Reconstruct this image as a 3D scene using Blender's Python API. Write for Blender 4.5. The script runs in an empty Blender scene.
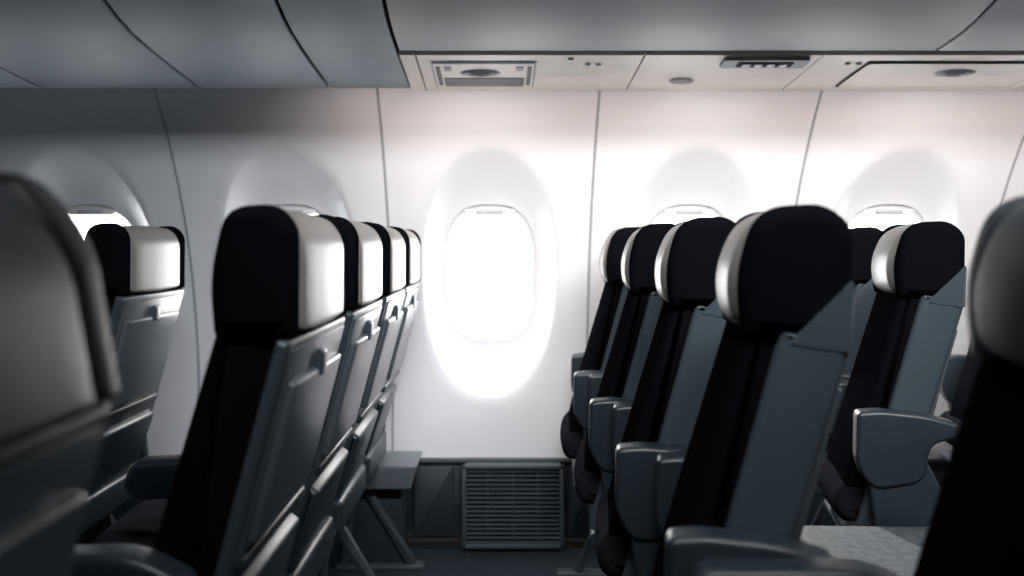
import bpy, math
from mathutils import Vector
S=bpy.context.scene
COL=S.collection
# ---------------------------------------------------------------- materials
def mat(name,col,rough=.5,metal=0,noise=0,nscale=20,bump=0,bscale=200,spec=.5,coat=0):
    m=bpy.data.materials.new(name); m.use_nodes=True
    nt=m.node_tree; b=nt.nodes['Principled BSDF']
    b.inputs['Base Color'].default_value=(*col,1)
    b.inputs['Roughness'].default_value=rough
    b.inputs['Metallic'].default_value=metal
    b.inputs['Specular IOR Level'].default_value=spec
    b.inputs['Coat Weight'].default_value=coat
    tc=nt.nodes.new('ShaderNodeTexCoord')
    if noise:
        n=nt.nodes.new('ShaderNodeTexNoise'); n.inputs['Scale'].default_value=nscale; n.inputs['Detail'].default_value=5
        nt.links.new(tc.outputs['Object'],n.inputs['Vector'])
        r=nt.nodes.new('ShaderNodeValToRGB')
        r.color_ramp.elements[0].position=.3; r.color_ramp.elements[1].position=.7
        r.color_ramp.elements[0].color=(*[c*(1-noise) for c in col],1)
        r.color_ramp.elements[1].color=(*[min(1,c*(1+noise)) for c in col],1)
        nt.links.new(n.outputs['Fac'],r.inputs['Fac']); nt.links.new(r.outputs['Color'],b.inputs['Base Color'])
    if bump:
        n=nt.nodes.new('ShaderNodeTexNoise'); n.inputs['Scale'].default_value=bscale; n.inputs['Detail'].default_value=3
        nt.links.new(tc.outputs['Object'],n.inputs['Vector'])
        bp=nt.nodes.new('ShaderNodeBump'); bp.inputs['Strength'].default_value=bump; bp.inputs['Distance'].default_value=.002
        nt.links.new(n.outputs['Fac'],bp.inputs['Height']); nt.links.new(bp.outputs['Normal'],b.inputs['Normal'])
    return m
M_wall=mat('wall_plastic',(.80,.825,.86),.45,noise=.012,nscale=6)
M_reveal=mat('window_plastic',(.74,.74,.75),.35)
M_seam=mat('seam_grey',(.36,.38,.41),.6)
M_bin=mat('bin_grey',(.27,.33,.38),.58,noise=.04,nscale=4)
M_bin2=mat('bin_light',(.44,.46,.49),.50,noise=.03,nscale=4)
M_psu=mat('psu_cream',(.84,.78,.73),.4)
M_black=mat('black_fabric',(.0045,.005,.0065),.9,bump=.3,bscale=500,spec=0)
M_blackp=mat('black_plastic',(.012,.013,.015),.4)
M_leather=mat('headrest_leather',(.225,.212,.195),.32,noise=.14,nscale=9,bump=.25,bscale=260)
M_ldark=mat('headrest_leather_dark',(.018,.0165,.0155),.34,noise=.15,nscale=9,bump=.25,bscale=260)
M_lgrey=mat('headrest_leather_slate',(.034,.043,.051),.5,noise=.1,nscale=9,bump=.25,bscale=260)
M_shell=mat('seat_shell_grey',(.054,.073,.088),.34,noise=.05,nscale=8)
M_shell2=mat('seat_shell_light',(.100,.122,.138),.28,noise=.06,nscale=8)
M_arm=mat('armrest_grey',(.024,.035,.044),.36)
M_cush=mat('cushion_leather',(.014,.016,.019),.8,noise=.2,nscale=15,bump=.3,bscale=200,spec=0)
M_slab=mat('cushion_grey',(.09,.10,.108),.7,noise=.3,nscale=60,bump=.5,bscale=150,spec=.2)
M_metal=mat('leg_metal',(.07,.085,.10),.4,metal=.4)
M_carpet=mat('carpet',(.019,.027,.035),.95,noise=.8,nscale=160,bump=.8,bscale=300,spec=.1)
M_dado=mat('dado_dark',(.018,.027,.035),.55,noise=.1,nscale=12)
M_vent=mat('vent_grey',(.060,.077,.088),.45)
M_dark=mat('gap_dark',(.004,.004,.005),.9)
M_lens=mat('lens',(.5,.5,.5),.15,coat=1)
M_ceil=mat('ceiling_grey',(.4,.42,.44),.6)
def glassmat():
    m=bpy.data.materials.new('window_glass'); m.use_nodes=True; nt=m.node_tree
    for n in list(nt.nodes): nt.nodes.remove(n)
    o=nt.nodes.new('ShaderNodeOutputMaterial'); t=nt.nodes.new('ShaderNodeBsdfTransparent'); g=nt.nodes.new('ShaderNodeBsdfGlossy')
    g.inputs['Roughness'].default_value=.05; mx=nt.nodes.new('ShaderNodeMixShader'); mx.inputs[0].default_value=.06
    t.inputs[0].default_value=(.97,.98,1,1)
    nt.links.new(t.outputs[0],mx.inputs[1]); nt.links.new(g.outputs[0],mx.inputs[2]); nt.links.new(mx.outputs[0],o.inputs[0])
    return m
M_glass=glassmat()
# ---------------------------------------------------------------- mesh helpers
def mesh_obj(name,verts,faces,material,parent=None,sharp=35):
    me=bpy.data.meshes.new(name); me.from_pydata(verts,[],faces); me.materials.append(material)
    me.validate(); 
    import bmesh
    bm=bmesh.new(); bm.from_mesh(me); bmesh.ops.recalc_face_normals(bm,faces=bm.faces); bm.to_mesh(me); bm.free()
    me.shade_smooth(); me.set_sharp_from_angle(angle=math.radians(sharp))
    ob=bpy.data.objects.new(name,me); COL.objects.link(ob)
    if parent: ob.parent=parent
    return ob
def empty(name,loc=(0,0,0),rot=0):
    e=bpy.data.objects.new(name,None); e.empty_display_size=.1; e.location=loc; e.rotation_euler=(0,0,rot); COL.objects.link(e); return e
def fillet(pts,r,n=6):
    out=[]; N=len(pts)
    if not isinstance(r,(list,tuple)): r=[r]*N
    for i in range(N):
        p=Vector(pts[i]); a=Vector(pts[i-1]); b=Vector(pts[(i+1)%N])
        u=(a-p); v=(b-p); lu=u.length; lv=v.length; u/=lu; v/=lv
        d=min(r[i],lu*.48,lv*.48)
        if d<1e-5: out.append(tuple(p)); continue
        A=p+u*d; B=p+v*d
        for k in range(n+1):
            t=k/n; q=A*(1-t)**2+p*2*t*(1-t)+B*t*t; out.append((q.x,q.y))
    return out
def area2(p): return sum(p[i-1][0]*p[i][1]-p[i][0]*p[i-1][1] for i in range(len(p)))
def inset(p,d):
    if abs(d)<1e-7: return list(p)
    sg=1 if area2(p)>0 else -1; N=len(p); out=[]
    for i in range(N):
        a=Vector(p[i-1]); b=Vector(p[(i+1)%N]); t=(b-a)
        if t.length<1e-9: out.append(p[i]); continue
        t.normalize(); n=Vector((-t.y,t.x))*sg
        out.append((p[i][0]+n.x*d,p[i][1]+n.y*d))
    return out
def loft(name,prof,y0,y1,material,r=.01,parent=None,n=4,crown=0,axis='y',sharp=35):
    """prof in (x,z) swept along y with rounded ends. axis 'x' => prof in (y,z) swept along x"""
    secs=[]
    for k in range(n+1):
        th=math.pi/2*k/n; secs.append((y0+r*(1-math.cos(th)),r*(1-math.sin(th))))
    if crown:
        for k in range(1,8):
            t=k/8; secs.append((y0+r+(y1-y0-2*r)*t,-crown*math.sin(math.pi*t)))
    for k in range(n,-1,-1):
        th=math.pi/2*k/n; secs.append((y1-r*(1-math.cos(th)),r*(1-math.sin(th))))
    V=[];F=[];N=len(prof)
    for y,d in secs:
        for a,b in inset(prof,d):
            V.append((a,y,b) if axis=='y' else (y,a,b))
    for s in range(len(secs)-1):
        for i in range(N):
            j=(i+1)%N; F.append((s*N+i,s*N+j,(s+1)*N+j,(s+1)*N+i))
    F.append(tuple(range(N))[::-1]); F.append(tuple((len(secs)-1)*N+i for i in range(N)))
    return mesh_obj(name,V,F,material,parent,sharp)
def box(name,x0,x1,y0,y1,z0,z1,material,r=.004,parent=None):
    rr=min(r,(x1-x0)*.4,(z1-z0)*.4,(y1-y0)*.4)
    return loft(name,fillet([(x0,z0),(x1,z0),(x1,z1),(x0,z1)],rr,3),y0,y1,material,rr,parent,n=2)
# ---------------------------------------------------------------- wall profile (fuselage side, curves inward at top)
PR=[(.0,2.84),(.30,2.85),(.60,2.86),(.80,2.835),(.95,2.80),(1.10,2.75),(1.25,2.68),(1.40,2.59),(1.53,2.49),(1.62,2.40)]
def Dw(z):
    if z<=PR[0][0]: return PR[0][1]
    for i in range(len(PR)-1):
        if z<=PR[i+1][0]:
            z0,y0=PR[i]; z1,y1=PR[i+1]; h=z1-z0; t=(z-z0)/h
            m0=(y1-PR[i-1][1])/(z1-PR[i-1][0]) if i>0 else (y1-y0)/h
            m1=((PR[i+2][1] if i+2<len(PR) else y1)-y0)/((PR[i+2][0] if i+2<len(PR) else z1)-z0)
            t2=t*t;t3=t2*t
            return (2*t3-3*t2+1)*y0+(t3-2*t2+t)*h*m0+(-2*t3+3*t2)*y1+(t3-t2)*h*m1
    return PR[-1][1]
PITCH=.68; ZT=1.56; ZB=.30
WZ=.935; OA,OB,OE=.232,.430,2.25
PZ=.950; PA,PB,PE=.163,.238,2.8
REC=.058
def sell(a,b,e,th):
    c,s=math.cos(th),math.sin(th)
    r=(abs(c/a)**e+abs(s/b)**e)**(-1/e); return r*c,r*s
V=[];F=[]
def add_panel(c):
    hw=PITCH/2-.003
    angs=[2*math.pi*k/96 for k in range(96)]
    for (dx,dz) in ((hw,ZT-WZ),(-hw,ZT-WZ),(-hw,ZB-WZ),(hw,ZB-WZ)): angs.append(math.atan2(dz,dx)%(2*math.pi))
    angs=sorted(set(round(a,6) for a in angs)); N=len(angs); base=len(V)
    rings=[]
    for j in range(9):
        t=j/8; ring=[]
        for a in angs:
            ca,sa=math.cos(a),math.sin(a)
            k=min((hw/abs(ca)) if abs(ca)>1e-6 else 9,((ZT-WZ) if sa>0 else (WZ-ZB))/abs(sa) if abs(sa)>1e-6 else 9)
            ex,ez=sell(OA,OB,OE,a); x=k*ca*(1-t)+ex*t; z=WZ+k*sa*(1-t)+ez*t
            ring.append((c+x,Dw(z),z))
        rings.append(ring)
    for j in range(1,13):
        t=j/12; ring=[]; d=REC*(.6*(1-(1-t)**2)+.4*(t*t*(3-2*t)))
        for a in angs:
            ex,ez=sell(OA,OB,OE,a); px,pz=sell(PA,PB,PE,a)
            x=ex*(1-t)+px*t; z=(WZ+ez)*(1-t)+(PZ+pz)*t
            ring.append((c+x,Dw(z)+d,z))
        rings.append(ring)
    for off in (.01,.05,.09):
        ring=[]
        for a in angs:
            px,pz=sell(PA,PB,PE,a); z=PZ+pz
            ring.append((c+px,Dw(z)+REC+off,z))
        rings.append(ring)
    for r in rings: V.extend(r)
    for s in range(len(rings)-1):
        for i in range(N):
            j=(i+1)%N; F.append((base+s*N+i,base+s*N+j,base+(s+1)*N+j,base+(s+1)*N+i))
CENT=[-.035+PITCH*k for k in range(-5,6)]
for c in CENT: add_panel(c)
w=mesh_obj('wall_back',V,F,M_wall,sharp=50)
XL,XR=CENT[0]-PITCH/2,CENT[-1]+PITCH/2
for k in range(len(CENT)+1):
    x=CENT[0]-PITCH/2+PITCH*k; N=24
    VV=[];FF=[]
    for i in range(N+1):
        z=ZB+(ZT-ZB)*i/N; y=Dw(z)
        VV+= [(x-.0045,y+.0005,z),(x-.003,y-.003,z),(x+.003,y-.003,z),(x+.0045,y+.0005,z)]
    for i in range(N):
        for j in range(3): FF.append((i*4+j,i*4+j+1,(i+1)*4+j+1,(i+1)*4+j))
    mesh_obj('trim_%d'%(k+1),VV,FF,M_seam)
# windows
for n,c in enumerate(CENT):
    e=empty('window_%d'%(n+1),(c,0,0))
    N=72; VV=[];FF=[]
    sec=[(0.0,0.012),(0.001,-.003),(-.005,-.006),(-.014,-.003),(-.016,.02)]
    for k in range(N):
        a=2*math.pi*k/N; px,pz=sell(PA,PB,PE,a); L=math.hypot(px,pz)
        for o,d in sec:
            z=PZ+pz*(L+o)/L; VV.append((px*(L+o)/L,Dw(z)+REC+.012+d,z))
    m=len(sec)
    for k in range(N):
        k2=(k+1)%N
        for j in range(m-1): FF.append((k*m+j,k*m+j+1,k2*m+j+1,k2*m+j))
    mesh_obj('frame',VV,FF,M_reveal,e)
    VV=[(0,Dw(PZ)+REC+.045,PZ)]
    for k in range(N):
        a=2*math.pi*k/N; px,pz=sell(PA,PB,PE,a); z=PZ+pz; VV.append((px,Dw(z)+REC+.045,z))
    mesh_obj('pane',VV,[(0,1+k,1+(k+1)%N) for k in range(N)],M_glass,e)
    zt=PZ+PB
    loft('shade_edge',fillet([(-.075,zt-.036),(.075,zt-.036),(.098,zt-.010),(-.098,zt-.010)],.012),Dw(zt)+REC+.012,Dw(zt)+REC+.026,M_reveal,.004,e)
    loft('shade_handle',fillet([(-.042,zt-.034),(.042,zt-.034),(.046,zt-.018),(-.046,zt-.018)],.008),Dw(zt)+REC+.002,Dw(zt)+REC+.016,M_seam,.004,e)
    L=bpy.data.lights.new('daylight_portal','AREA'); L.shape='RECTANGLE'; L.size=.34; L.size_y=.50
    L.cycles.is_portal=True
    lo=bpy.data.objects.new('daylight_portal',L); lo.parent=e; lo.location=(0,Dw(PZ)+REC+.10,PZ); lo.rotation_euler=(math.radians(-90),0,0); COL.objects.link(lo)
# ---------------------------------------------------------------- lower wall, floor, ceiling, shell
box('wall_dado',XL,XR,2.85,2.91,0,.30,M_dado,.002)
box('baseboard_back',XL,XR,2.825,2.852,0,.035,M_blackp,.004)
box('trim_rail',XL,XR,2.832,2.87,.292,.308,M_vent,.004)
box('floor',XL,XR,-3.0,2.95,-.05,0,M_carpet,.001)
box('ceiling',XL,XR,-3.0,2.95,2.22,2.27,M_ceil,.001)
box('wall_front',XL,XR,-3.05,-3.0,-.05,2.27,M_ceil,.001)
box('wall_left',XL-.05,XL,-3.05,2.95,-.05,2.27,M_ceil,.001)
box('wall_right',XR,XR+.05,-3.05,2.95,-.05,2.27,M_ceil,.001)
for i,(a,b) in enumerate([(-.30,-.16),(.235,.33)]):
    box('trim_pilaster_%d'%(i+1),a,b,2.825,2.852,.04,.285,M_dado,.008)
# vent grille
v=empty('air_vent_grille',(0,0,0))
vx0,vx1,vz0,vz1=-.130,.218,.012,.298; vy=2.785
for nm,a in (('frame_top',(vx0,vx1,vz1-.014,vz1)),('frame_bottom',(vx0,vx1,vz0,vz0+.016)),('frame_side_1',(vx0,vx0+.014,vz0,vz1)),('frame_side_2',(vx1-.014,vx1,vz0,vz1))):
    box(nm,a[0],a[1],vy,vy+.06,a[2],a[3],M_vent,.003,v)
box('backing',vx0+.01,vx1-.01,vy+.035,vy+.058,vz0+.01,vz1-.01,M_dark,.001,v)
for i in range(3):
    xx=vx0+(vx1-vx0)*(i+1)/4; box('mullion_%d'%i,xx-.002,xx+.002,vy+.008,vy+.03,vz0+.01,vz1-.01,M_vent,.001,v)
ns=17
for i in range(ns):
    z=vz0+.022+(vz1-vz0-.044)*i/(ns-1)
    loft('slat_%d'%i,[(vy+.004,z-.003),(vy+.008,z-.004),(vy+.022,z-.001),(vy+.018,z+.002)],vx0+.012,vx1-.012,M_vent,.001,v,n=1,axis='x')
# wall ledge
g=empty('wall_ledge_box',(0,0,0))
loft('top',fillet([(-.62,.27),(-.285,.27),(-.265,.345),(-.62,.345)],.008),2.60,2.80,M_shell2,.006,g)
box('support',-.62,-.32,2.66,2.82,0,.27,M_dado,.008,g)
# ---------------------------------------------------------------- overhead bins + PSU rail
def zp(y): return 1.56-(y-2.14)*.103
bin_low=[(2.50,1.528),(2.30,1.545),(2.14,1.561)]
bin_up=[(2.15,1.562),(2.10,1.567),(2.03,1.577),(1.96,1.593),(1.88,1.620),(1.78,1.664),(1.66,1.73),(1.56,1.82),(1.50,1.94),(1.47,2.08),(1.47,2.22)]
def strip(name,path,x0,x1,material,th=.012,parent=None):
    up=[]
    for i,p in enumerate(path):
        a=path[max(0,i-1)]; b=path[min(len(path)-1,i+1)]; t=Vector((b[0]-a[0],b[1]-a[1])).normalized(); n=Vector((-t.y,t.x))
        if n.y<0 and i<len(path)-3: n=-n
        if i>=len(path)-3 and n.x<0: n=-n
        up.append((p[0]+n.x*th,p[1]+n.y*th))
    return loft(name,list(path)+up[::-1],x0,x1,material,.003,parent,n=2,axis='x',sharp=30)
seams=[XL,-2.4,-1.95,-1.40,-.918,-.52,-.27,1.15,2.1,2.9,XR]
for i in range(len(seams)-1):
    a,b=seams[i]+.005,seams[i+1]-.005
    e=empty('overhead_bin',(0,0,0))
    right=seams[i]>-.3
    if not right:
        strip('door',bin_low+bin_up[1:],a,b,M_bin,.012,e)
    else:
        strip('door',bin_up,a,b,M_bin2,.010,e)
strip('trim_bin_backing',[(y+.02,z+.022) for y,z in bin_low+bin_up[1:]],XL,XR,M_dark,.006)
# PSU rail panels
pse=[-.27,-.225,.385,.86,1.56,2.3,XR]
rail=empty('service_panel_rail')
for i in range(len(pse)-1):
    a,b=pse[i]+.002,pse[i+1]-.002
    loft('panel_%d'%i,[(2.165,zp(2.165)-.004),(2.50,zp(2.50)-.002),(2.50,zp(2.5)+.012),(2.165,zp(2.165)+.010)],a,b,M_psu,.0015,rail,n=1,axis='x')
def plate(name,x0,x1,y0,y1,material,dz,th,parent,rx=.008):
    pr=fillet([(x0,y0),(x1,y0),(x1,y1),(x0,y1)],rx,4); N=len(pr)
    VV=[(x,y,zp(y)-.005-dz) for x,y in pr]+[(x,y,zp(y)-.005-dz+th) for x,y in pr]
    FF=[tuple(range(N)),tuple(range(N,2*N))[::-1]]+[(i,(i+1)%N,N+(i+1)%N,N+i) for i in range(N)]
    return mesh_obj(name,VV,FF,material,parent)
def oval(name,cx,cy,rx,ry,material,dz,parent):
    N=28; VV=[(cx+rx*math.cos(2*math.pi*k/N),cy+ry*math.sin(2*math.pi*k/N),zp(cy+ry*math.sin(2*math.pi*k/N))-.005-dz*.3) for k in range(N)]
    VV+=[(cx+rx*.8*math.cos(2*math.pi*k/N),cy+ry*.8*math.sin(2*math.pi*k/N),zp(cy)-.005-dz) for k in range(N)]
    VV+=[(cx+rx*.5*math.cos(2*math.pi*k/N),cy+ry*.5*math.sin(2*math.pi*k/N),zp(cy)-.005-dz*.5) for k in range(N)]
    FF=[(i,(i+1)%N,N+(i+1)%N,N+i) for i in range(N)]+[(N+i,N+(i+1)%N,2*N+(i+1)%N,2*N+i) for i in range(N)]+[tuple(range(2*N,3*N))]
    return mesh_obj(name,VV,FF,material,parent)
def psu(x0,x1,y0,y1,border,ovx,parts=True):
    e=empty('passenger_service_unit')
    plate('rim',x0,x1,y0,y1,M_dark if border else M_seam,.002,.001,e)
    plate('body',x0+.006,x1-.006,y0+.008,y1-.008,M_psu,.004,.002,e)
    if parts:
        plate('speaker_slot',x0+.03,x1-.03,y1-.095,y1-.02,M_blackp,.006,.002,e,.004)
        plate('side_slot_1',x0+.012,x0+.024,y0+.03,y1-.03,M_blackp,.006,.002,e,.002)
        plate('side_slot_2',x1-.024,x1-.012,y0+.03,y1-.03,M_blackp,.006,.002,e,.002)
        for s in (x0+.045,x1-.045): plate('call_button',s-.010,s+.010,y0+.03,y0+.06,M_seam,.006,.002,e,.003)
    oval('reading_light_ring',ovx,y0+.085,.060,.034,M_seam,.009,e)
    oval('reading_light',ovx,y0+.085,.034,.018,M_lens,.012,e)
psu(-.19,.10,2.215,2.44,False,-.055)
psu(1.00,1.52,2.215,2.44,True,1.28,False)
e=empty('emergency_light')
plate('housing',.60,.83,2.175,2.24,M_seam,.010,.010,e,.012)
plate('lens',.64,.79,2.188,2.225,M_dark,.012,.002,e,.006)
for k in range(4): plate('lamp_%d'%k,.655+.033*k,.675+.033*k,2.197,2.216,M_lens,.015,.003,e,.003)
e=empty('air_nozzle'); oval('ring',.53,2.385,.036,.022,M_seam,.007,e); oval('cap',.53,2.385,.02,.012,M_lens,.009,e)
e=empty('rail_screws')
for (x,y) in ((.19,2.19),(.24,2.235),(.27,2.235),(.95,2.23),(.98,2.23)): oval('screw',x,y,.009,.007,M_seam,.003,e)
# ---------------------------------------------------------------- seats
D_=Vector((-.265,-.964)); N_=Vector((.964,-.265)); P0=Vector((0,.935))
def bk(s,t,c=0):
    q=P0+D_*s+N_*t; return (q.x,q.y)
CACHE={}
def seat_parts(var):
    parts=[]
    W=var['W']; LM=var.get('lea',M_leather); WM=var.get('wing',M_black)
    def P(o): parts.append(o); return o
    h=var['th']/2; f0=var['f0']; s0=var['s0']; s1=var['s1']
    if var.get('slant'):
        wing=fillet([(-h*1.1,.92),(-h*1.2,1.01),(-h*1.0,1.09),(-h*.1,1.112),(h*.85,1.06),(h*1.25,.93)],[.012,.05,.03,.05,.08,.008],8)
        lea=fillet([(-h*1.1,.925),(-h*1.2,1.01),(-h*1.0,1.085),(-h*.1,1.108),(h*.9,1.05),(h*1.28,.93)],[.012,.05,.03,.05,.08,.008],8)
    else:
        wing=fillet([(-h*.98,.93),(-h*1.10,1.01),(-h*.72,1.10),(h*.55,1.103),(h*1.02,1.075),(h,.93)],[.012,.05,.05,.03,.03,.008],8)
        lea=fillet([(-h*1.12,.940),(-h*1.26,1.01),(-h*.78,1.092),(h*.55,1.097),(h*1.06,1.06),(h*1.05,.935)],[.03,.05,.06,.03,.03,.010],8)
    wy=.055
    P(loft('headrest_wing_1',wing,0,wy,WM,.022,n=5,sharp=60))
    P(loft('headrest_wing_2',wing,W-wy,W,WM,.022,n=5,sharp=60))
    P(loft('headrest_cover',lea,wy-.012,W-wy+.012,LM,.022,n=5,crown=.004,sharp=60))
    foam=fillet([bk(-.02,f0),bk(.20,f0-.004),bk(.34,f0-.006),bk(.47,f0-.003),bk(.50,s0+.01),bk(-.02,s0+.01)],[.01,.05,.05,.03,.01,.005],6)
    P(loft('backrest_foam',foam,.012,W-.012,M_black,.018,n=4,sharp=60))
    if var['wide']:
        shell=fillet([bk(-.005,s0),bk(.57,s0+.005),bk(.62,s0+.03),bk(.60,s1+.02),bk(.3,s1-.002),bk(-.005,s1)],[.006,.01,.03,.04,.05,.008],6)
    else:
        shell=fillet([bk(-.005,s0),bk(.55,s0+.005),bk(.60,s0-.01),bk(.61,s1+.0),bk(.3,s1+.004),bk(-.005,s1)],[.006,.01,.005,.02,.05,.008],6)
    P(loft('back_shell',shell,0,W,M_shell,.012,n=4))
    if var['wide']:
        for yy in (-.0012,W-.0048):
            P(loft('shell_shoulder',[(-.012,.926),(.02,.919),(h*.94,.915),(h*.985,.998),(h*.95,1.005)],yy,yy+.006,M_shell,.001,n=1))
    P(loft('rear_panel',fillet([bk(.008,s1-.004),bk(.30,s1-.002),bk(.30,s1+.006),bk(.008,s1+.004)],.002,2),.022,W-.022,M_shell2,.006,n=3))
    P(loft('tray_table',fillet([bk(.05,s1),bk(.275,s1),bk(.272,s1+.018),bk(.053,s1+.016)],.006,4),.04,W-.04,M_shell2,.012,n=4))
    P(loft('tray_latch',fillet([bk(.025,s1),bk(.065,s1),bk(.063,s1+.020),bk(.027,s1+.013)],.004,3),W/2-.018,W/2+.018,M_shell,.004,n=2))
    P(loft('tray_hinge_bar',fillet([bk(.288,s1-.002),bk(.308,s1-.002),bk(.308,s1+.014),bk(.288,s1+.014)],.006,3),.03,W-.03,M_arm,.004,n=2))
    P(loft('literature_pocket',fillet([bk(.33,s1-.006),bk(.52,s1-.002),bk(.52,s1+.012),bk(.34,s1+.022)],.008,4),.035,W-.035,M_arm,.012,n=3))
    cf=var['cf']
    CW=max(W,.32)
    P(loft('seat_cushion',fillet([(-.10,.43),(cf,.425),(cf-.015,.48),(cf+.02,.525),(-.12,.515)],[.01,.03,.04,.03,.02],7),.008,CW-.008,M_cush,.025,n=5,crown=.004,sharp=60))
    P(loft('seat_pan',fillet([(-.06,.36),(cf+.06,.37),(cf+.025,.44),(-.06,.44)],.015,4),.02,CW-.02,M_arm,.01,n=3))
    if var['long']:
        arm=fillet([(-.345,.625),(-.335,.670),(-.13,.680),(-.055,.64),(-.10,.58),(-.20,.607),(-.325,.603)],[.02,.03,.05,.02,.02,.06,.015],6)
        post=fillet([(-.19,.63),(-.09,.63),(-.07,.42),(-.15,.38)],.02,4)
    else:
        arm=fillet([(-.168,.575),(-.166,.688),(-.120,.694),(-.03,.688),(.035,.672),(.028,.640),(-.02,.625),(-.030,.545),(-.135,.520)],[.025,.012,.02,.03,.01,.01,.03,.03,.03],6)
        post=fillet([(-.150,.60),(-.03,.60),(.04,.45),(.0,.37),(-.12,.38)],.03,5)
    for k,yy in enumerate((-.056,CW+.004)):
        P(loft('armrest_%d'%(k+1),arm,yy,yy+.052,M_arm,.010,n=5))
        P(loft('side_panel_%d'%(k+1),post,yy+.008,yy+.044,M_arm,.008,n=3))
    for k,xx in enumerate((-.09,-.15)):
        pr=[(xx+.016*math.cos(a*math.pi/6),.365+.016*math.sin(a*math.pi/6)) for a in range(12)]
        P(loft('beam_%d'%(k+1),pr,-.04,CW+.04,M_metal,.002,n=1))
    def strut(nm,a,b,yy,wd=.016):
        a=Vector(a);b=Vector(b);t=(b-a).normalized();n=Vector((-t.y,t.x))*wd
        P(loft(nm,fillet([tuple(a-n),tuple(a+n),tuple(b+n*.8),tuple(b-n*.8)],.003,2),yy,yy+.026,M_metal,.004,n=2))
    yy=CW-.08
    if var['wide']:
        strut('leg_front',(.00,.34),(-.15,.012),yy); strut('leg_rear',(-.06,.365),(.02,.012),yy)
    else:
        strut('leg_rear',(-.18,.365),(.03,.012),yy); strut('leg_front',(-.15,.365),(-.19,.012),yy)
    P(loft('foot',fillet([(-.22,0),(.07,0),(.065,.014),(-.215,.014)],.004,2),yy-.012,yy+.038,M_metal,.003,n=2))
    return parts
VARS={
 'aft':dict(W=.265,th=.135,f0=-.058,s0=-.022,s1=.066,wide=True,long=False,cf=-.19),
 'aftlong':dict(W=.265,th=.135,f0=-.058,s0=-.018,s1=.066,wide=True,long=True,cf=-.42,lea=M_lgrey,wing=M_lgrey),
 'fwd':dict(W=.39,th=.105,f0=-.050,s0=.030,s1=.050,wide=False,long=True,cf=-.44),
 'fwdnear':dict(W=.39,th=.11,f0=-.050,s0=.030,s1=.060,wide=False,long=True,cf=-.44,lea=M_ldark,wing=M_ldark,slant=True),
}
def seat(var,x,y0,rot=0):
    e=empty('airplane_seat',(x,y0,0),math.radians(rot))
    if var not in CACHE:
        CACHE[var]=seat_parts(VARS[var]); 
        for o in CACHE[var]: o.parent=e
    else:
        for o in CACHE[var]:
            c=bpy.data.objects.new(o.name.split('.')[0],o.data); COL.objects.link(c); c.parent=e
    return e
YS=[1.03,1.48,1.92,2.335]
for y in YS: seat('fwd',-.315,y)
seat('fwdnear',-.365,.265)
seat('fwd',-.93,1.90)
for y,r in zip(YS,(-9,-7,-6,-4)): seat('aft',.377,y,r)
seat('aft',.945,1.78,-12); seat('aft',1.03,2.30,-9)
seat('aft',1.55,2.30,-9)
seat('aftlong',.520,.585,-7)
# slab added for the sunlit cushion patch; the folded seat is invented
e=empty('sunlit_patch_slab',(0,0,0))
loft('patch_slab_top',fillet([(.60,.395),(1.02,.395),(1.02,.460),(.60,.465)],.02,5),1.36,1.72,M_slab,.02,e,crown=.004,sharp=60)
loft('seat_cushion',fillet([(.66,.325),(1.02,.325),(1.02,.39),(.65,.39)],.02,5),1.37,1.71,M_cush,.02,e)
for k,xx in enumerate((.72,.95)):
    box('leg_%d'%k,xx,xx+.03,1.45,1.48,0,.33,M_metal,.004,e); box('leg_b_%d'%k,xx,xx+.03,1.64,1.67,0,.33,M_metal,.004,e)
# ---------------------------------------------------------------- lights
Wd=bpy.data.worlds.new('sky'); S.world=Wd; Wd.use_nodes=True
bg=Wd.node_tree.nodes['Background']; bg.inputs[0].default_value=(1,.985,.965,1); bg.inputs[1].default_value=11
def area(name,loc,target,sx,sy,power,col,spread=180):
    L=bpy.data.lights.new(name,'AREA'); L.shape='RECTANGLE'; L.size=sx; L.size_y=sy; L.energy=power; L.color=col; L.spread=math.radians(spread)
    o=bpy.data.objects.new(name,L); COL.objects.link(o); o.location=loc
    o.rotation_euler=(Vector(target)-Vector(loc)).to_track_quat('-Z','Y').to_euler(); return o
area('wall_wash_fill',(.6,.4,2.18),(.5,2.8,.75),1.8,.25,33,(.96,.98,1),100)  # unseen wash light added above the aisle to brighten the window wall
area('cove_light',(1.0,2.22,1.49),(1.0,2.80,.95),3.0,.03,6.5,(1,.82,.75),130)
for x,p in ((-.055,1.1),(.62,1.1),(1.28,1.1)):
    area('window_glow_fill',(x,2.10,1.50),(x,2.85,.62),.10,.10,p,(1,.93,.87),110)  # fill lights added to imitate the glow on the wall around the windows
sun=bpy.data.lights.new('sunlight','SUN'); sun.energy=4; sun.angle=.03; sun.color=(1,.95,.88)
so=bpy.data.objects.new('sunlight',sun); COL.objects.link(so); so.location=(0,6,3); so.rotation_euler=Vector((.10,-1.2,-.45)).to_track_quat('-Z','Y').to_euler()
# ---------------------------------------------------------------- camera
cam=bpy.data.cameras.new('camera'); co=bpy.data.objects.new('camera',cam); COL.objects.link(co); S.camera=co
cam.lens=28.7; cam.sensor_width=36; cam.clip_start=.02
co.location=(0,0,1.05); co.rotation_euler=(math.radians(90),0,0)
cam.shift_x=(512-500)/1024; cam.shift_y=(245-288)/1024
cam.dof.use_dof=True; cam.dof.focus_distance=1.8; cam.dof.aperture_fstop=2.2
S.view_settings.view_transform='Standard'
S.view_settings.look='None'
S.view_settings.exposure=0
